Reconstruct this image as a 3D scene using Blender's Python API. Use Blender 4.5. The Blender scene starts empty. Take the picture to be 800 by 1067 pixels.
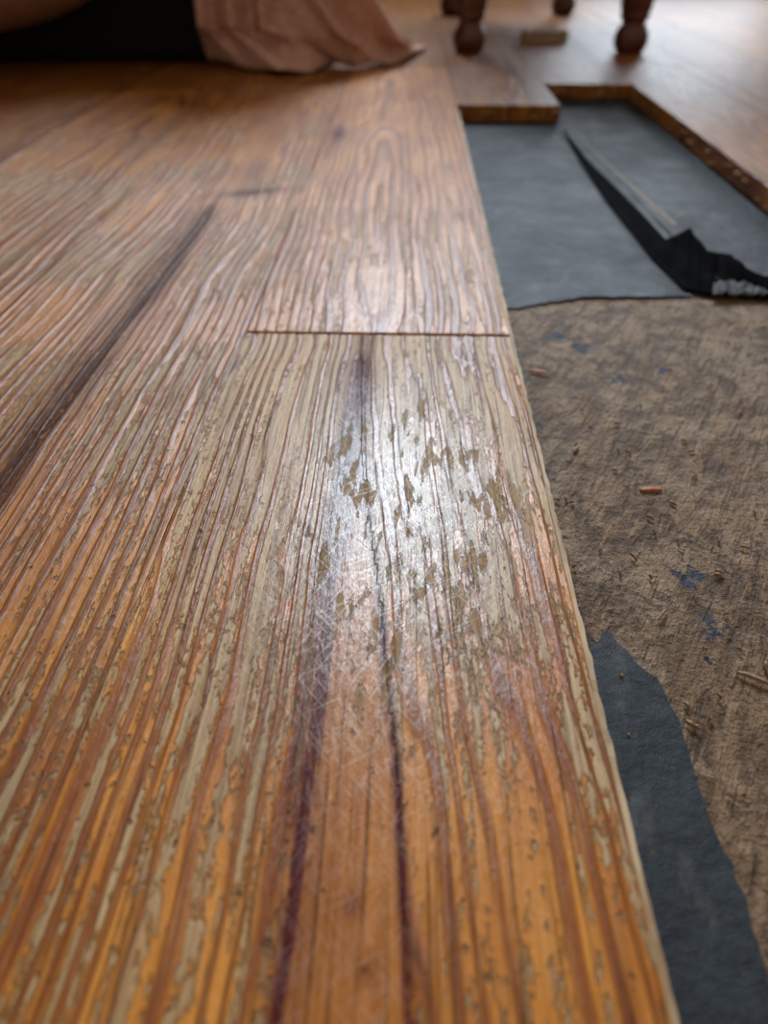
import bpy, math, random
import numpy as np
from mathutils import Vector, Matrix, Euler, noise as mnoise
random.seed(4); rng=np.random.default_rng(5)
S=bpy.context.scene
S.view_settings.view_transform='Standard'
# ---------------- camera
H=0.156; F=770.0
PITCH=math.radians(38.7); YAW=math.radians(1.74)
cd=bpy.data.cameras.new('camera'); cam=bpy.data.objects.new('camera',cd); S.collection.objects.link(cam)
cam.location=(0,0,H); cam.rotation_euler=(math.pi/2-PITCH,0,YAW)
cd.sensor_fit='VERTICAL'; cd.sensor_height=36; cd.lens=36*F/1067; cd.clip_start=0.01; cd.clip_end=50
cd.dof.use_dof=True; cd.dof.focus_distance=0.240; cd.dof.aperture_fstop=8.0
S.camera=cam
R=cam.rotation_euler.to_matrix()
def gp(px,py,z=0.0):
    d=R@Vector(((px-400)/F,(533.5-py)/F,-1.0)); t=(z-H)/d.z
    return Vector((d.x*t,d.y*t,z))
# ---------------- node helper
class NB:
    def __init__(s,name):
        s.mat=bpy.data.materials.new(name); s.mat.use_nodes=True; s.nt=s.mat.node_tree
        s.nt.nodes.clear(); s.out=s.nt.nodes.new('ShaderNodeOutputMaterial'); s.b=s.nt.nodes.new('ShaderNodeBsdfPrincipled')
        s.nt.links.new(s.b.outputs[0],s.out.inputs[0]); s.tc=s.nt.nodes.new('ShaderNodeTexCoord'); s.P=s.tc.outputs['Object']
    def put(s,v,sock):
        if isinstance(v,bpy.types.NodeSocket): s.nt.links.new(v,sock)
        elif isinstance(v,(tuple,list)):
            sock.default_value=tuple(v)+((1,) if sock.type=='RGBA' and len(v)==3 else ())
        else: sock.default_value=v
    def m(s,op,a,b=0.0,c=0.0,clamp=False):
        n=s.nt.nodes.new('ShaderNodeMath'); n.operation=op; n.use_clamp=clamp
        for i,v in enumerate((a,b,c)): s.put(v,n.inputs[i])
        return n.outputs[0]
    def add(s,a,b): return s.m('ADD',a,b)
    def sub(s,a,b): return s.m('SUBTRACT',a,b)
    def mul(s,a,b): return s.m('MULTIPLY',a,b)
    def sm(s,x,lo,hi,a=0.0,b=1.0):
        n=s.nt.nodes.new('ShaderNodeMapRange'); n.interpolation_type='SMOOTHSTEP'
        for i,v in enumerate((x,lo,hi,a,b)): s.put(v,n.inputs[i])
        return n.outputs[0]
    def mix(s,f,a,b,mode='MIX'):
        n=s.nt.nodes.new('ShaderNodeMix'); n.data_type='RGBA'; n.blend_type=mode
        s.put(f,n.inputs[0]); s.put(a,n.inputs[6]); s.put(b,n.inputs[7]); return n.outputs[2]
    def map(s,scale,rot=0.0,loc=(0,0,0)):
        n=s.nt.nodes.new('ShaderNodeMapping'); s.put(s.P,n.inputs[0]); n.inputs['Location'].default_value=loc
        n.inputs['Rotation'].default_value=(0,0,rot); n.inputs['Scale'].default_value=scale; return n.outputs[0]
    def rmap(s,scale,rot):   # rotate first, then stretch
        n=s.nt.nodes.new('ShaderNodeMapping'); s.put(s.P,n.inputs[0]); n.inputs['Rotation'].default_value=(0,0,rot)
        k=s.nt.nodes.new('ShaderNodeMapping'); s.put(n.outputs[0],k.inputs[0]); k.inputs['Scale'].default_value=scale; return k.outputs[0]
    def noise(s,vec,scale=1.0,det=3.0,rough=0.5,dist=0.0):
        n=s.nt.nodes.new('ShaderNodeTexNoise'); s.put(vec,n.inputs['Vector']); n.inputs['Scale'].default_value=scale
        n.inputs['Detail'].default_value=det; n.inputs['Roughness'].default_value=rough; n.inputs['Distortion'].default_value=dist; return n.outputs[0]
    def attr(s,name):
        n=s.nt.nodes.new('ShaderNodeAttribute'); n.attribute_name=name; return n.outputs['Fac']
    def band(s,x,lo,hi):
        return s.sub(1.0,s.m('ABSOLUTE',s.sub(s.mul(s.sm(x,lo,hi),2.0),1.0)))
    def bumpn(s,h,dist,strength=1.0):
        n=s.nt.nodes.new('ShaderNodeBump'); n.inputs['Distance'].default_value=dist; n.inputs['Strength'].default_value=strength
        s.put(h,n.inputs['Height']); return n.outputs[0]
    def bump(s,h,dist,strength=1.0):
        s.nt.links.new(s.bumpn(h,dist,strength),s.b.inputs['Normal'])
    def set(s,k,v): s.put(v,s.b.inputs[k])

# ---------------- wood floor material
def wood():
    w=NB('worn_pine')
    ring=w.attr('ring'); worn=w.attr('worn'); streak=w.attr('streak'); flake=w.attr('flake'); tint=w.attr('tint'); gloss=w.attr('gloss')
    n1=w.noise(w.map((60,7,20)),1,3)
    rr=w.add(ring,w.mul(w.sub(n1,.5),1.3))
    tri=w.mul(w.m('PINGPONG',rr,.5),2.0)
    var=w.noise(w.map((130,4,20),loc=(7,0,0)),1,2)
    late=w.sm(w.add(tri,w.mul(w.sub(var,.5),1.5)),.50,.90)
    fib=w.noise(w.map((1700,40,200)),1,3,.6)
    fib2=w.noise(w.map((520,13,60)),1,4,.62)
    blot=w.noise(w.map((30,12,10)),1,2)
    rag=w.noise(w.map((520,190,100)),1,4,.68)
    rag2=w.noise(w.map((210,15,60)),1,3,.6)
    va=w.mix(w.sm(blot,.3,.7),(.42,.135,.018),(.61,.245,.044))
    vc=w.mix(w.mul(late,.88),va,(.21,.050,.010))
    vc=w.mix(w.sm(fib2,.42,.7,0,.5),vc,(.17,.046,.011))
    vc=w.mix(w.sm(fib,.50,.68,0,.38),vc,(.60,.33,.12))
    raw=w.mix(w.sm(fib2,.32,.68),(.24,.145,.064),(.53,.365,.19))
    raw=w.mix(w.mul(late,.65),raw,(.235,.090,.029))
    raw=w.mix(w.sm(fib,.5,.72,0,.45),raw,(.125,.068,.030))
    raw=w.mix(w.sm(blot,.48,.72,0,.42),raw,(.46,.225,.075))
    wv=w.add(worn,w.mul(w.sub(rag,.5),.75))
    wv=w.add(wv,w.mul(w.sub(rag2,.5),1.1))
    wv=w.sub(wv,w.mul(late,.26))
    wm=w.sm(wv,.44,.53)
    edge=w.band(wv,.41,.54)
    col=w.mix(w.mul(wm,.92),vc,raw)
    col=w.mix(w.mul(edge,.5),col,(.10,.038,.012))
    pl=w.sm(w.noise(w.map((850,9,60),loc=(3,1,0)),1,2,.5),.63,.70)
    col=w.mix(w.mul(pl,.6),col,(.070,.025,.009))
    gr=w.mul(w.sm(tri,.90,.985),w.sm(rag2,.40,.58))
    col=w.mix(w.mul(gr,.6),col,(.070,.024,.009))
    sk=w.m('MINIMUM',w.mul(streak,w.sm(w.add(w.mul(fib2,.6),w.mul(rag,.4)),.30,.56,.45,1.15)),1.0)
    skc=w.mix(w.sm(tint,.91,.96),(.075,.022,.007),(.080,.010,.010))
    col=w.mix(sk,col,skc)
    # peeling film zone: torn patches elongated along the grain
    fz=flake
    fn=w.noise(w.map((270,52,60),loc=(.4,.7,0)),1,5,.62,.25)
    clus=w.noise(w.map((75,24,20),loc=(2,.7,0)),1,2)
    fv=w.add(fn,w.mul(w.sub(clus,.5),.55))
    zone=w.sm(fz,.12,.42)
    hole=w.mul(w.sm(fv,.570,.585),zone)
    hedge=w.mul(w.band(fv,.548,.598),zone)
    film=w.mul(w.mul(w.sub(1.0,hole),fz),.16)
    col=w.mix(film,col,(.44,.37,.34))
    col=w.mix(w.mul(hole,.8),col,(.29,.185,.090))
    col=w.mix(w.mul(hedge,.85),col,(.050,.023,.012))
    sc=None
    for a,th in ((.5,.62),(-.7,.63),(1.05,.64),(-.25,.64)):
        q=w.sm(w.noise(w.rmap((1500,60,10),a),1,1,.4),th,th+.03)
        sc=q if sc is None else w.m('MAXIMUM',sc,q)
    sc=w.mul(sc,w.mul(gloss,1.1))
    col=w.mix(w.mul(sc,.6),col,(.78,.70,.62))
    pit=w.sm(w.noise(w.map((300,210,100),loc=(5,2,1)),1,2),.70,.74)
    col=w.mix(w.mul(pit,.7),col,(.09,.042,.018))
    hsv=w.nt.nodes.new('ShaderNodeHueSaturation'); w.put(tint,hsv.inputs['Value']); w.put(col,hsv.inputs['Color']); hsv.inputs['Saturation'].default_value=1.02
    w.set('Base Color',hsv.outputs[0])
    ro=w.add(w.mul(wm,.18),.32); ro=w.add(ro,w.mul(fib,.12))
    ro=w.add(ro,w.add(w.mul(hole,.3),w.mul(sk,.12)))
    w.set('Roughness',ro); w.set('Specular IOR Level',w.sub(.40,w.mul(sk,.32)))
    h=w.mul(late,.5); h=w.add(h,w.mul(wm,-.45)); h=w.add(h,w.mul(fib,.25)); h=w.add(h,w.mul(fib2,.5))
    h=w.add(h,w.mul(hole,-.8)); h=w.add(h,w.mul(pit,-.7)); h=w.add(h,w.mul(rag,.4))
    h=w.add(h,w.mul(pl,-.4))
    w.bump(h,.0010,1.0)
    cw=w.mul(w.add(.03,w.mul(gloss,.78)),w.sub(1.0,w.mul(hole,.9)))
    cw=w.mul(cw,w.sub(1.0,w.mul(w.mul(wm,.5),w.sub(1.0,gloss))))
    w.set('Coat Weight',cw); w.set('Coat Roughness',.30); w.set('Coat IOR',1.55); w.set('Coat Tint',(.93,.96,1.0))
    w.nt.links.new(w.bumpn(w.add(w.add(w.mul(fib2,.8),w.mul(late,.6)),w.mul(rag,.9)),.00040),w.b.inputs['Coat Normal'])
    return w.mat
WOOD=wood()
def simple(name,c1,c2,scale,rough,bumpd=0.0,stretch=(1,1,1),spec=.5):
    w=NB(name); n=w.noise(w.map(stretch),scale,4,.6)
    w.set('Base Color',w.mix(w.sm(n,.3,.7),c1,c2)); w.set('Roughness',rough); w.set('Specular IOR Level',spec)
    if bumpd: w.bump(n,bumpd)
    return w.mat

def mkobj(name,verts,faces,mat,attrs=None,smooth=False,parent=None):
    me=bpy.data.meshes.new(name); me.from_pydata([tuple(v) for v in verts],[],faces); me.update()
    if attrs:
        for k,a in attrs.items():
            at=me.attributes.new(k,'FLOAT','POINT'); at.data.foreach_set('value',np.asarray(a,dtype=np.float32))
    ob=bpy.data.objects.new(name,me); S.collection.objects.link(ob); me.materials.append(mat)
    if smooth: me.polygons.foreach_set('use_smooth',[True]*len(me.polygons))
    if parent: ob.parent=parent
    return ob
def empty(name):
    e=bpy.data.objects.new(name,None); S.collection.objects.link(e); return e

# ---------------- planks
TH=.016
V=[];FC=[];A={k:[] for k in('ring','worn','streak','flake','tint','gloss')}
def g(x,c,s): return np.exp(-((x-c)/s)**2)
def wob(Y,seed,amp,freq):
    r=np.random.default_rng(seed); o=np.zeros_like(Y)
    for i in range(5): 
        f=freq*(i+1)*r.uniform(.7,1.3); o+=np.sin(Y*f+r.uniform(0,6.3))*amp/(i+1)**1.1
    return o
def plank(x0,x1,y0,y1,dx,dy,fn,ragged=0.0,gl=.0003,gr=.0003):
    bx=.0006
    xs=np.linspace(x0+gl+bx,x1-gr-bx,max(3,int((x1-x0)/dx)))
    xl=np.concatenate([[x0+gl,x0+gl],xs,[x1-gr,x1-gr]]); zx=np.concatenate([[-TH,-(.0004 if gl>.0002 else .0001)],np.zeros(len(xs)),[-(.0004 if gr>.0002 else .0001),-TH]])
    ys=np.linspace(y0+.0013,y1-.0013,max(3,int((y1-y0)/dy)))
    yl=np.concatenate([[y0+.0005,y0+.0005],ys,[y1-.0005,y1-.0005]]); zy=np.concatenate([[-TH,-.0006],np.zeros(len(ys)),[-.0006,-TH]])
    X,Y=np.meshgrid(xl,yl); Z=np.minimum(*np.meshgrid(zx,zy))+0.0
    if ragged:
        k=np.clip(1-(y1-Y)/.004,0,1); Y=Y+k*ragged*(np.sin(X*900)*.5+np.sin(X*2100+1)*.4+rng.normal(0,.5,X.shape[1])[None,:]*.8)
    d=fn(X,Y); base=len(V); ny,nx=X.shape
    V.extend(zip(X.ravel().tolist(),Y.ravel().tolist(),Z.ravel().tolist()))
    for k in A: A[k].extend((np.zeros(X.shape)+d.get(k,0)).ravel().tolist())
    for j in range(ny-1):
        for i in range(nx-1):
            a=base+j*nx+i; FC.append((a,a+1,a+nx+1,a+nx))
L0,R0=-.077,.051; J=.332
def front(X,Y):
    xl=-.0225+wob(Y,1,.0006,20); xr=np.interp(Y,[-.3,.0465,.098,.163,.2586,.34],[.008,.0035,0,-.007,-.0195,-.0225])
    rl=(xl-X)/.0058; t=(X-xr); rrr=.5*t/.0068+.5*t/(R0-xr)*7.5
    mid=(X>xl)&(X<xr)
    ring=np.where(X<=xl,rl,np.where(X>=xr,rrr,0.0))
    ring=ring+wob(X*1.0,3,.45,90)*(~mid)+wob(Y,4,.12,25)*(~mid)
    ring=np.where(mid,0.05+0*X,ring+.2)
    worn=.43+.20*np.clip((Y-.08)/.2,0,1)+.06*g(X,-.05,.02)-.08*g(X,.03,.02)*np.clip((.14-Y)/.08,0,1)
    worn=np.where(mid,.04+.3*np.clip((Y-.14)/.1,0,1),worn)
    st=1.05*g(X,xl+.0005,.0015)*np.clip((.27-Y)/.03,0,1)+1.05*g(X,xr,.0013)*np.clip((.28-Y)/.03,0,1)
    st+=.8*g(X,xl-.0028,.0018)*g(Y,.11,.06)+.6*g(X,xl+.003,.002)*g(Y,.13,.05)
    st+=1.25*g(X,-.0190,.0058)*np.clip((Y-.16)/.06,0,1)*np.clip((.335-Y)/.04,.5,1)
    st+=np.where(mid,.18+.35*np.clip((.12-Y)/.06,0,1)*g(X,xl,.010),0)
    for kx,ky,ks in ((-.0085,.067,.0016),(-.005,.055,.0020),(-.010,.118,.0013)):
        st+=.55*np.exp(-((X-kx)**2+((Y-ky)*.7)**2)/ks**2)
    st+=.65*g(X,.043,.0022)*np.clip((.075-Y)/.03,0,1)+.4*g(X,-.040,.0012)*g(Y,.15,.08)
    fl=np.clip(g(X,.004,.031)*g(Y,.19,.065)*1.3,0,1)
    fl=np.maximum(fl,.40*g(X,-.03,.018)*g(Y,.17,.05))
    gl=np.clip(g(X,-.004,.036)*g(Y,.19,.080)*1.15,0,1)*.80
    gl=np.maximum(gl,.10*mid)
    return dict(ring=ring,worn=worn,streak=np.clip(st,0,1),flake=fl,tint=1.0,gloss=gl)
def mid_(X,Y):
    xc=-.018+wob(Y,21,.002,10); q=np.sqrt(((X-xc)/.0062)**2+((Y-.50)/.15)**2)
    ring=q*1.0+wob(Y,8,.25,10)+wob(X,9,.35,60)
    tr=.6*g(X,-.014,.012)*g(Y,.38,.04)
    return dict(ring=ring,worn=.42-.18*np.clip((Y-.5)/.3,0,1)-tr*.5,streak=.85*g(X,-.066,.008)*g(Y,.76,.05)+.35*g(X,-.0205,.003)*np.clip((.36-Y)/.03,0,1)+.05,flake=0,gloss=.22*g(Y,.36,.1)*g(X,-.015,.03)+.06,tint=.96)
def left1(X,Y):
    c=-.136+wob(Y,11,.0030,9)
    ring=(X+.077)/.0052+wob(X,12,.6,60)+wob(Y,13,.5,8)
    ring=ring+2.2*g(X,-.12,.02)*np.clip((Y-.45)/.3,0,1.5)
    st=.95*g(X,c,.0028)+.65*g(X,c-.004,.012)
    st=st*np.clip((.56-Y)/.05,0,1)+.85*g(Y,.56+(X+.136)*.3,.009)*g(X,-.115,.028)+.06
    return dict(ring=ring,worn=.45+.07*wob(Y,5,1,30)-.2*g(X,c,.012)-.08*np.clip((Y-.5)/.3,0,1),streak=np.clip(st,0,1),flake=0,tint=.88,gloss=.05)
def generic(seed,xa,xb,ya,yb,left_shade=0):
    r=np.random.default_rng(seed); xc=r.uniform(xa+.02,xb-.02); yc=r.uniform(ya,yb); p=r.uniform(.0055,.0075); q=r.uniform(.06,.14); t=r.uniform(.64,.82); wn=r.uniform(.26,.40)
    def f(X,Y):
        ring=np.sqrt(((X-xc)/p)**2+((Y-yc)/q)**2)+wob(Y,seed,.5,8)+wob(X,seed+1,.2,60)
        return dict(ring=ring,worn=wn-.10*np.clip((Y-.7)/.5,0,1),streak=.4*g(X,xc+.02,.002)+.14+left_shade,flake=0,tint=t-.15*np.clip((Y-.8)/.8,0,1),gloss=0)  # darker with distance; the left boards' shade is painted in through streak
    return f
YB=2.72
plank(L0,R0,-.12,J,.0010,.0022,front,ragged=.0006,gl=.00005)
plank(L0,R0,J+.0006,1.16,.0018,.006,mid_)
plank(L0,R0,1.16,YB,.006,.02,generic(70,L0,R0,1.2,2))
plank(-.205,L0,-.12,1.02,.0018,.006,left1,gr=.00015)
plank(-.205,L0,1.02,YB,.006,.02,generic(71,-.205,L0,1,2))
def L2(X,Y):
    ring=np.sqrt(((X+.262)/.0064)**2+((Y-.52)/.09)**2)+wob(Y,6,.4,9)+wob(X,7,.3,60)
    return dict(ring=ring,worn=.47+.06*wob(Y,15,1,25)-.2*np.clip((Y-.6)/.3,0,1),streak=.10+.3*g(X,-.23,.004),flake=0,tint=.81,gloss=.04)
plank(-.333,-.205,-.12,.98,.002,.008,L2,gr=.00015)
plank(-.333,-.205,.98,YB,.006,.02,generic(72,-.333,-.205,1,2,.15))
edges=[-.333-.128*i for i in range(0,9)]
for i in range(8):
    xb,xa=edges[i],edges[i+1]; b=[-.12,random.uniform(.5,.9),random.uniform(1.3,1.8),YB]
    for k in range(3): plank(xa,xb,b[k],b[k+1],.005,.015,generic(100+i*7+k,xa,xb,b[k],b[k+1],.2))
C1,C2=.163,.270
plank(R0,C1,.900,YB,.004,.012,generic(200,R0,C1,1.,1.4))
plank(C1,C2,1.035,YB,.004,.012,generic(203,C1,C2,1.,1.5))
x=C2
for i in range(9):
    xb=x+.122; b=[-.12,random.uniform(.9,1.25),random.uniform(1.6,2.1),YB]
    for k in range(3): plank(x,xb,b[k],b[k+1],.005,.015,generic(300+i*7+k,x,xb,b[k],b[k+1]))
    x=xb
floor=mkobj('floor',V,FC,WOOD,A)
PALE=simple('raw_pine_edge',(.24,.14,.06),(.52,.38,.22),1,.7,.0004,(400,25,200))
def boxv(x0,x1,y0,y1,z0,z1,seg=60,jit=.0004):
    vs=[];fs=[]
    for j in range(seg+1):
        y=y0+(y1-y0)*j/seg; r=random.gauss(0,jit); q=random.gauss(0,jit*.5)
        vs+= [(x0,y,z0),(x1+r,y,z0),(x1+r,y,z1+q),(x0,y,z1+q)]
        if j:
            a=4*(j-1); b=4*j
            for k in range(4): fs.append((a+k,a+(k+1)%4,b+(k+1)%4,b+k))
    fs+=[(0,1,2,3),tuple(4*seg+k for k in(3,2,1,0))]
    return vs,fs
v,f=boxv(R0-.0003,R0+.0017,-.11,.885,-.0085,-.0022,260,.00022)
mkobj('board_tongue',v,f,PALE)
# splintered, broken rims where boards were lifted out
def rim(name,pts,seed):
    r=random.Random(seed); VV=[];FF=[]
    for (x0,y0),(x1,y1) in pts:
        L=math.hypot(x1-x0,y1-y0); n=int(L/.009)
        dx,dy=(x1-x0)/L,(y1-y0)/L; nxn,nyn=-dy,dx
        for i in range(n):
            if r.random()<.35: continue
            t=(i+r.random())*L/n; c=(x0+dx*t,y0+dy*t); l=r.uniform(.004,.014); o=r.uniform(.001,.005); z=-r.uniform(.003,.013); b=len(VV)
            for (a,q,zz) in ((-l/2,0,z),(l/2,0,z-.001),(l*.3,o,z-.001),(-l*.2,o*.7,z)):
                VV.append((c[0]+dx*a+nxn*q,c[1]+dy*a+nyn*q,zz+.0008))
            for k in range(4): VV.append((VV[b+k][0],VV[b+k][1],VV[b+k][2]-.002))
            FF+=[(b,b+1,b+2,b+3),(b+7,b+6,b+5,b+4)]+[(b+k,b+4+k,b+4+(k+1)%4,b+(k+1)%4) for k in range(4)]
    mkobj(name,VV,FF,simple(name+'_wood',(.20,.09,.03),(.48,.28,.12),300,.8))
rim('splintered_board_edge',[((C2,.25),(C2,1.03)),((C2,1.034),(C1,1.034)),((C1,.899),(R0,.899))],3)

# ---------------- subfloor
def subfloor_mat():
    w=NB('old_subfloor_board'); tar=w.attr('tar'); blue=w.attr('blue')
    a=w.noise(w.rmap((110,26,30),.5),1,6,.66,1.2); b=w.noise(w.P,22,4,.65); c=w.noise(w.P,620,3,.6); d=w.noise(w.rmap((600,40,30),.5),1,3,.6); e=w.noise(w.P,90,6,.70,.5)
    col=w.mix(w.sm(a,.36,.64),(.105,.055,.026),(.27,.165,.088))
    col=w.mix(w.sm(b,.48,.60,0,.6),col,(.32,.225,.14))
    col=w.mix(w.sm(e,.52,.60,0,.8),col,(.085,.046,.023))
    col=w.mix(w.sm(e,.40,.34,0,.5),col,(.40,.29,.18))
    col=w.mix(w.sm(c,.58,.66,0,.8),col,(.035,.021,.013))
    col=w.mix(w.sm(d,.61,.67,0,.75),col,(.04,.023,.013))
    tm=w.sm(w.add(tar,w.mul(w.sub(w.noise(w.P,110,4,.7),.5),1.7)),.45,.68)
    col=w.mix(w.mul(tm,.8),col,(.028,.022,.018))
    bm=w.sm(w.add(blue,w.mul(w.sub(w.noise(w.rmap((260,120,50),-.6),1,4,.7),.5),1.8)),.60,.66)
    col=w.mix(w.mul(bm,.9),col,(.014,.024,.052))
    w.set('Base Color',col); w.set('Roughness',.60); w.set('Specular IOR Level',.35)
    w.bump(w.add(w.add(w.mul(a,1.0),w.mul(c,.4)),w.add(w.mul(d,-.5),w.mul(e,-1.5))),.0030)
    return w.mat
ZS=-.0185
xs=np.concatenate([[-1.4,-.5,.0],np.arange(.03,.30,.003),[.4,1.4]]); ys=np.concatenate([[-.12],np.arange(-.05,.6,.004),[.8,1.2,2.72]])
X,Y=np.meshgrid(xs,ys); nz=np.array([[mnoise.noise(Vector((a*14,b*9,0)))*.0007 if .03<a<.29 else 0 for a in xs] for b in ys])
sub=[(a,b,ZS+c) for a,b,c in zip(X.ravel(),Y.ravel(),nz.ravel())]
blue=np.zeros(X.shape); tar=np.zeros(X.shape)
for px,py,r in ((718,600,.009),(742,655,.008),(745,690,.004),(605,362,.011),(640,395,.009),(580,350,.010),(690,385,.006)):
    p=gp(px,py,ZS); blue=np.maximum(blue,.8*np.exp(-((X-p.x)**2+(Y-p.y)**2)/r**2))
for px,py,r in ((570,345,.02),(600,480,.018),(640,620,.02),(650,330,.02),(700,560,.02),(590,540,.02),(610,400,.02),(780,600,.015),(780,690,.012)):
    p=gp(px,py,ZS); tar=np.maximum(tar,.44*np.exp(-((X-p.x)**2+(Y-p.y)**2)/r**2))
tar=np.maximum(tar,.65*np.exp(-((X-.055)/.008)**2))
nx=len(xs); fs=[(j*nx+i,j*nx+i+1,(j+1)*nx+i+1,(j+1)*nx+i) for j in range(len(ys)-1) for i in range(nx-1)]
mkobj('subfloor',sub,fs,subfloor_mat(),{'tar':tar.ravel(),'blue':blue.ravel()},smooth=True)

# ---------------- tar paper
def paper_mat():
    w=NB('tar_paper'); n=w.noise(w.P,30,4,.6); f=w.noise(w.P,1800,2,.6); d=w.noise(w.rmap((90,30,10),.2),1,4,.6)
    col=w.mix(w.sm(n,.3,.7),(.014,.018,.023),(.025,.031,.038))
    col=w.mix(w.sm(d,.58,.72,0,.5),col,(.090,.088,.080)); col=w.mix(w.sm(f,.58,.7,0,.35),col,(.07,.08,.09))
    w.set('Base Color',col); w.set('Roughness',w.sm(n,.3,.7,.46,.62)); w.set('Specular IOR Level',.24); w.bump(w.add(w.mul(n,5.0),w.mul(f,.5)),.0009); return w.mat
PAP=paper_mat()
ZP=-.0172
def sheet(name,pts,z,th=.0005,rough=.0006):
    out=[]
    for i,p in enumerate(pts):
        q=pts[(i+1)%len(pts)]; n=max(1,int((Vector(q[:2])-Vector(p[:2])).length/.003)); torn=p[2] if len(p)>2 else 0
        for k in range(n):
            t=k/n; out.append((p[0]*(1-t)+q[0]*t+(random.gauss(0,rough) if torn and k else 0),p[1]*(1-t)+q[1]*t+(random.gauss(0,rough) if torn and k else 0),z))
    n=len(out); vs=out+[(a,b,c-th) for a,b,c in out]
    fs=[tuple(range(n)),tuple(range(2*n-1,n-1,-1))]+[(i,i+n,(i+1)%n+n,(i+1)%n) for i in range(n)]
    return mkobj(name,vs,fs,PAP)
def P2(px,py,z,t=0): p=gp(px,py,z); return (p.x,p.y,t)
front_edge=[P2(*q,ZP,1) for q in ((541,321),(552,318),(580,314),(610,309),(650,309),(690,309),(722,308))]
sheet('tar_paper',[(.046,.90)]+[(.046,front_edge[0][1])]+front_edge+[P2(700,285,ZP),P2(640,213,ZP),P2(603,160,ZP),(.150,.90)],ZP)
sheet('tar_paper',[P2(603,160,ZP),P2(640,213,ZP),P2(700,285,ZP),P2(735,305,ZP,1),P2(770,309,ZP,1),(.268,gp(810,311,ZP).y),(.268,1.03),(.17,1.03),(.151,.90)],ZP+.0006,.0004)
sheet('tar_paper',[(.046,.135,1)]+[P2(*q,ZP,1) for q in ((632,655),(655,680),(690,715),(708,750),(722,800),(742,860),(765,915),(780,950),(798,1010),(815,1067))]+[(.10,-.1),(.046,-.1)],ZP)
def flap():
    A_=[(586,136),(606,172),(630,208),(655,240),(680,272),(712,303),(738,308),(765,309),(790,311),(815,314)]
    B_=[(588,136),(612,167),(642,196),(668,222),(694,250),(718,238),(738,262),(762,266),(784,284),(815,293)]
    zb=[0,.001,.002,.004,.007,.015,.011,.010,.007,.005]
    def res(L,n=120):
        L=np.array(L,float); t=np.linspace(0,len(L)-1,n); return np.stack([np.interp(t,range(len(L)),L[:,k]) for k in range(L.shape[1])],1)
    N_=120; a=res(A_);b=res(B_);z=res([[q] for q in zb])[:,0]
    vs=[];m=14
    for i in range(N_):
        pa=gp(a[i][0],a[i][1],ZP+.0008)
        jz=.0006*math.sin(i*.8)+.0005*math.sin(i*.33+1)+random.gauss(0,.0002); zz=ZP+.001+z[i]+ (jz if i>55 else jz*.2)
        pb=gp(b[i][0],b[i][1],zz)
        for k in range(m+1):
            t=k/m; p=pa.lerp(pb,t); p.z=ZP+.0008+(zz-ZP-.0008)*(t**1.3)
            p.y-=.003*math.sin(t*math.pi)*(z[i]/.015); p.z+=.0016*math.sin(t*6.0+i*.09)*math.sin(t*math.pi)*(z[i]/.015)
            vs.append(tuple(p))
    fs=[(i*(m+1)+k,i*(m+1)+k+1,(i+1)*(m+1)+k+1,(i+1)*(m+1)+k) for i in range(N_-1) for k in range(m)]
    o=mkobj('torn_paper_flap',vs,fs,simple('tar_paper_underside_shade',(.0025,.0025,.003),(.006,.006,.007),60,.85,.0004,spec=.012),smooth=True)  # near-black colour stands in for the shadow under the curled paper
    md=o.modifiers.new('s','SOLIDIFY'); md.thickness=.0006
    vs=[];fs=[];n=40;m=10
    for i in range(n+1):
        for k in range(m+1):
            px=742+76*i/n; p=gp(px,288+21*k/m,ZP+.002)
            z=ZP+.0025+.004*abs(mnoise.noise(Vector((i*.22,k*.3,3))))+.0012*math.sin(k/m*math.pi); vs.append((p.x,p.y+.002*mnoise.noise(Vector((i*.3,k*.2,9))),z))
    for i in range(n):
        for k in range(m): fs.append((i*(m+1)+k,i*(m+1)+k+1,(i+1)*(m+1)+k+1,(i+1)*(m+1)+k))
    o=mkobj('crumpled_paper_scrap',vs,fs,simple('dusty_paper',(.012,.013,.015),(.09,.095,.10),160,.7,.0005,spec=.15),smooth=True)
    md=o.modifiers.new('s','SOLIDIFY'); md.thickness=.0005
    e0=[gp(x,y,ZP+.001) for x,y in ((596,138),(637,182),(670,216),(698,247))]
    vs=[];fs=[]
    for i in range(61):
        t=i/60*3; k=min(int(t),2); p=e0[k].lerp(e0[k+1],t-k); wd=.0014*(.6+random.random()*.6)+.0024*(i/60)**2
        vs+=[(p.x,p.y,ZP+.0032+.006*(i/60)),(p.x+wd,p.y,ZP+.0036+.006*(i/60))]
        if i: fs.append((2*i-2,2*i-1,2*i+1,2*i))
    mkobj('paper_torn_edge',vs,fs,simple('torn_fibre',(.13,.09,.065),(.26,.19,.135),300,.8))
flap()

# ---------------- debris
def splinter(px,py,L,W,ang,z=ZS+.0012,T=.0009):
    c=gp(px,py,z); vs=[];fs=[];n=8
    for i in range(n+1):
        t=i/n; w_=W*(math.sin(math.pi*min(.96,max(.06,t)))**.5)*random.uniform(.75,1.1)*.5; u=(t-.5)*L
        off=random.uniform(-.1,.1)*W
        for s,zz in((-1,0),(1,0),(.6,T),(-.6,T)):
            x=u; y=s*w_+off; vs.append((c.x+x*math.cos(ang)-y*math.sin(ang),c.y+x*math.sin(ang)+y*math.cos(ang),z-.0006+zz+.0006*math.sin(t*3)))
        if i:
            a=4*(i-1);b=4*i
            for k in range(4): fs.append((a+k,a+(k+1)%4,b+(k+1)%4,b+k))
    fs+=[(0,1,2,3),(4*n+3,4*n+2,4*n+1,4*n)]
    return vs,fs
RED=simple('red_splinter',(.32,.075,.025),(.50,.16,.06),900,.6)
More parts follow.
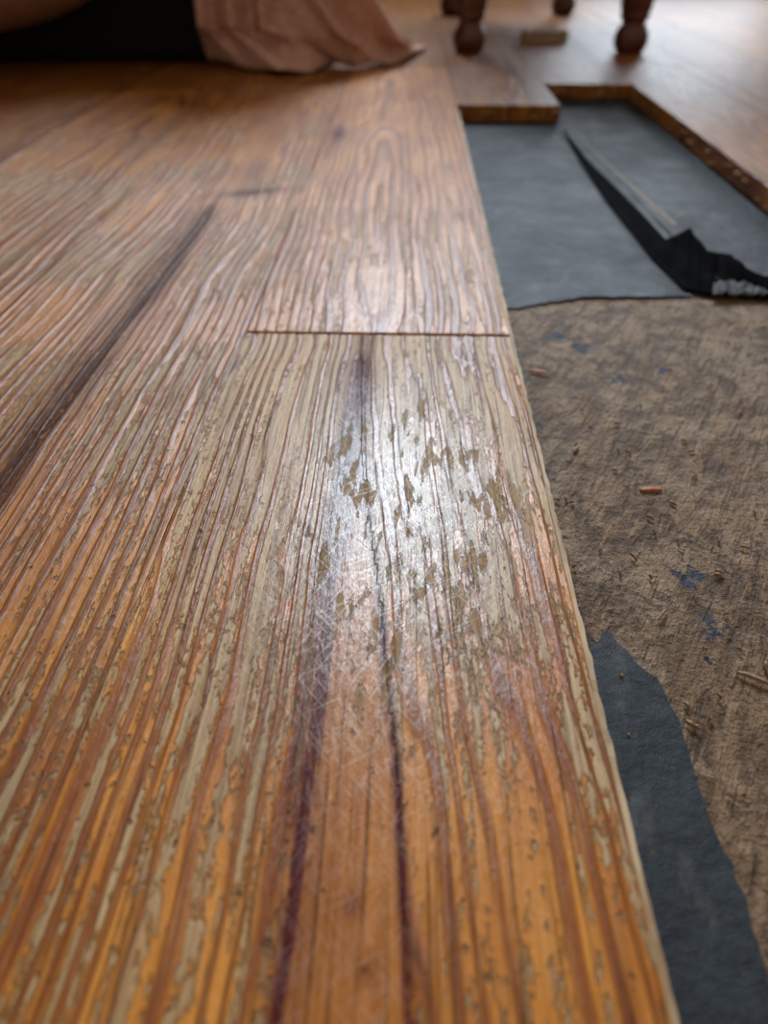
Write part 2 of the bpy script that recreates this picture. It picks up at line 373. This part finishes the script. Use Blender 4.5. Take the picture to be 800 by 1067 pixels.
BRN=simple('brown_splinter',(.17,.09,.045),(.36,.22,.12),900,.7)
for lst,mat,name in (([(678,510,.0085,.003,.05),(562,388,.010,.0022,-.4)],RED,'wood_splinters'),
    ([(785,706,.009,.0018,-.5),(600,468,.005,.0018,1),(625,570,.004,.001,1.2),(770,430,.006,.0012,.8),(720,470,.003,.0012,.2),(690,640,.006,.0008,.9),(660,580,.004,.0008,2)]+
      [(random.uniform(560,800),random.uniform(340,800),random.uniform(.001,.003),random.uniform(.0006,.0014),random.uniform(0,3)) for _ in range(55)],BRN,'wood_crumbs')):
    VV=[];FF=[]
    for q in lst:
        c=gp(q[0],q[1],ZS)
        if c.x<.056: continue
        v,f=splinter(*q); b=len(VV); VV+=v; FF+=[tuple(i+b for i in t) for t in f]
    mkobj(name,VV,FF,mat)

# ---------------- bench with turned legs
def lathe(prof,cx,cy,n=32):
    vs=[];fs=[]
    for r,z in prof:
        for k in range(n):
            a=2*math.pi*k/n; vs.append((cx+r*math.cos(a),cy+r*math.sin(a),z))
    for j in range(len(prof)-1):
        for k in range(n): fs.append((j*n+k,j*n+(k+1)%n,(j+1)*n+(k+1)%n,(j+1)*n+k))
    fs+=[tuple(range(n-1,-1,-1)),tuple((len(prof)-1)*n+k for k in range(n))]
    return vs,fs
DW=simple('dark_stained_wood',(.060,.017,.010),(.12,.038,.018),1,.35,.0003,(60,60,8))
bench=empty('turned_leg_bench')
prof=[(.016,0),(.020,.002),(.0235,.008),(.0250,.016),(.0245,.024),(.021,.031),(.017,.036),(.0165,.040),(.020,.043),(.0215,.047),(.020,.051),(.0225,.056),(.0235,.07),(.0225,.10),(.019,.14),(.016,.17),(.021,.18),(.016,.19),(.020,.21),(.025,.27),(.022,.31),(.018,.33),(.026,.335),(.026,.42)]
for i,(cx,cy) in enumerate(((.088,1.31),(.328,1.31),(.085,1.88),(.318,1.88))):
    v,f=lathe(prof,cx,cy); mkobj(f'leg_{i+1}',v,f,DW,smooth=True,parent=bench)
def box(name,c,s,mat,bev=.004,parent=None):
    x,y,z=[q/2 for q in s]
    vs=[(c[0]+a*x,c[1]+b*y,c[2]+d*z) for d in(-1,1) for b in(-1,1) for a in(-1,1)]
    fs=[(0,2,3,1),(4,5,7,6),(0,1,5,4),(2,6,7,3),(0,4,6,2),(1,3,7,5)]
    o=mkobj(name,vs,fs,mat,parent=parent)
    if bev: m=o.modifiers.new('b','BEVEL'); m.width=bev; m.segments=3
    return o
box('seat',(.205,1.595,.435),(.33,.68,.03),DW,.01,bench)
box('apron_front',(.205,1.31,.385),(.20,.02,.06),DW,.002,bench); box('apron_rear',(.205,1.88,.385),(.20,.02,.06),DW,.002,bench)
box('apron_left',(.085,1.595,.385),(.02,.53,.06),DW,.002,bench); box('apron_right',(.325,1.595,.385),(.02,.53,.06),DW,.002,bench)
v,f=splinter(567,44,.075,.03,.1,z=.0007,T=.016)
mkobj('wood_offcut',v,f,simple('offcut_wood',(.20,.12,.065),(.36,.23,.13),200,.6))

# ---------------- ottoman with rounded cushion
ott=empty('upholstered_ottoman')
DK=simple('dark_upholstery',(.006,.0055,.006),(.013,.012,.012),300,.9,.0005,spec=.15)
TAN=simple('tan_upholstery',(.50,.25,.15),(.60,.34,.21),400,.7,.0006)
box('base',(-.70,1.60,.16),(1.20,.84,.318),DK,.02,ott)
vs=[];fs=[];nu,nv=64,40
def sp(v,e): return math.copysign(abs(v)**e,v)
for j in range(nv+1):
    ph=-math.pi/2+math.pi*j/nv
    for i in range(nu):
        th=2*math.pi*i/nu
        vs.append((-.815+.48*sp(math.cos(ph),.55)*sp(math.cos(th),.7),1.25+.30*sp(math.cos(ph),.55)*sp(math.sin(th),.7),.212+.185*sp(math.sin(ph),.9)))
for j in range(nv):
    for i in range(nu): fs.append((j*nu+i,j*nu+(i+1)%nu,(j+1)*nu+(i+1)%nu,(j+1)*nu+i))
mkobj('cushion',vs,fs,TAN,smooth=True,parent=ott)
# ---------------- pink cloth hanging down the ottoman front and trailing on the floor
def cloth():
    hem=[(218,68),(250,73),(290,80),(325,77),(350,70),(375,73),(405,70),(430,62),(446,50)]
    top=[(-.275,1.145),(-.25,1.143),(-.225,1.141),(-.20,1.141),(-.175,1.142),(-.15,1.143),(-.13,1.145),(-.115,1.147),(-.105,1.150)]
    n=150;m=90;L=[gp(*h) for h in hem]; vs=[]
    for i in range(n+1):
        u=i/n; t=u*(len(hem)-1); k=min(int(t),len(hem)-2); f=t-k; a=L[k].lerp(L[k+1],f); b=Vector(top[k]).lerp(Vector(top[k+1]),f)
        pud=max(0,(u-.45)/.55)
        for j in range(m+1):
            s=j/m
            if s<.85:
                q=s/.85; hk=min(1,q/(.10+.75*pud)); hk=hk**(1-.25*pud)
                x=a.x*(1-hk)+b.x*hk; y=a.y*(1-hk)+b.y*hk; z=.003+.330*(q**(1+.5*pud))
            else:
                q=(s-.85)/.15; x,y=b.x,b.y+q*.10; z=.333+.004*math.sin(q*math.pi)
            amp=min(1,s*9)*(1 if s<.85 else 1-(s-.85)/.15)
            fo=math.sin(u*30+s*2.2)+.5*math.sin(u*57-s*3+1)+.35*math.sin(u*13+s*9)
            y-=amp*(.018+.012*fo); x+=amp*(.005*math.sin(u*22+s*5)+pud*.010*fo)
            z+=(.5+.5*math.sin(u*30+s*14))*.012*math.exp(-((s-.06)/.06)**2)
            vs.append((x,y,max(z,.002)))
    fs=[(i*(m+1)+j,i*(m+1)+j+1,(i+1)*(m+1)+j+1,(i+1)*(m+1)+j) for i in range(n) for j in range(m)]
    o=mkobj('pink_cloth',vs,fs,simple('pink_fabric',(.45,.235,.175),(.58,.345,.265),1,.85,.0004,(120,120,120)),smooth=True)
    md=o.modifiers.new('s','SOLIDIFY'); md.thickness=.0018; md.offset=0
cloth()

# ---------------- room
WALL=simple('plaster_wall',(.24,.20,.16),(.30,.25,.20),6,.9)
TRIM=simple('white_trim',(.6,.58,.54),(.7,.68,.64),20,.5)
yw=2.75
wins=[(-.42,.50,1.25,2.75,165),(.45,1.15,.12,.70,6)]
cols=sorted({-1.4,1.4,*[w[0] for w in wins],*[w[1] for w in wins]}); rows=sorted({0,3.0,*[w[2] for w in wins],*[w[3] for w in wins]})
vs=[];fs=[]
for i in range(len(cols)-1):
    for j in range(len(rows)-1):
        cx=(cols[i]+cols[i+1])/2; cz=(rows[j]+rows[j+1])/2
        if any(a<cx<b and c<cz<d for a,b,c,d,_ in wins): continue
        b=len(vs); vs+=[(a,y,z) for z in(rows[j],rows[j+1]) for y in(yw,yw+.12) for a in(cols[i],cols[i+1])]; fs+=[tuple(q+b for q in t) for t in ((0,2,3,1),(4,5,7,6),(0,1,5,4),(2,6,7,3),(0,4,6,2),(1,3,7,5))]
mkobj('wall_back',vs,fs,WALL)
box('wall_left',(-1.46,1.36,1.5),(.1,3.0,3.0),WALL,0); box('wall_right',(1.46,1.36,1.5),(.1,3.0,3.0),WALL,0)
for i,(a,b,c,d,en) in enumerate(wins):
    win=empty(f'window_{i+1}'); W=b-a
    for nm,cc,s in (('frame_left',(a+.02,yw+.04,(c+d)/2),(.04,.06,d-c)),('frame_right',(b-.02,yw+.04,(c+d)/2),(.04,.06,d-c)),
        ('sill',((a+b)/2,yw+.04,c+.02),(W,.06,.04)),('head',((a+b)/2,yw+.04,d-.02),(W,.06,.04))):
        box(nm,cc,s,TRIM,0,win)
    la=bpy.data.lights.new(f'window_daylight','AREA'); la.shape='RECTANGLE'; la.size=W-.08; la.size_y=d-c-.08; la.energy=en; la.color=(.76,.88,1.0)
    lo=bpy.data.objects.new('window_daylight',la); lo.location=((a+b)/2,yw+.09,(c+d)/2); lo.rotation_euler=(math.radians(-90),0,0); S.collection.objects.link(lo)
wd=bpy.data.worlds.new('world'); S.world=wd; wd.use_nodes=True; bg=wd.node_tree.nodes['Background']; bg.inputs[0].default_value=(1.0,.84,.66,1); bg.inputs[1].default_value=.40
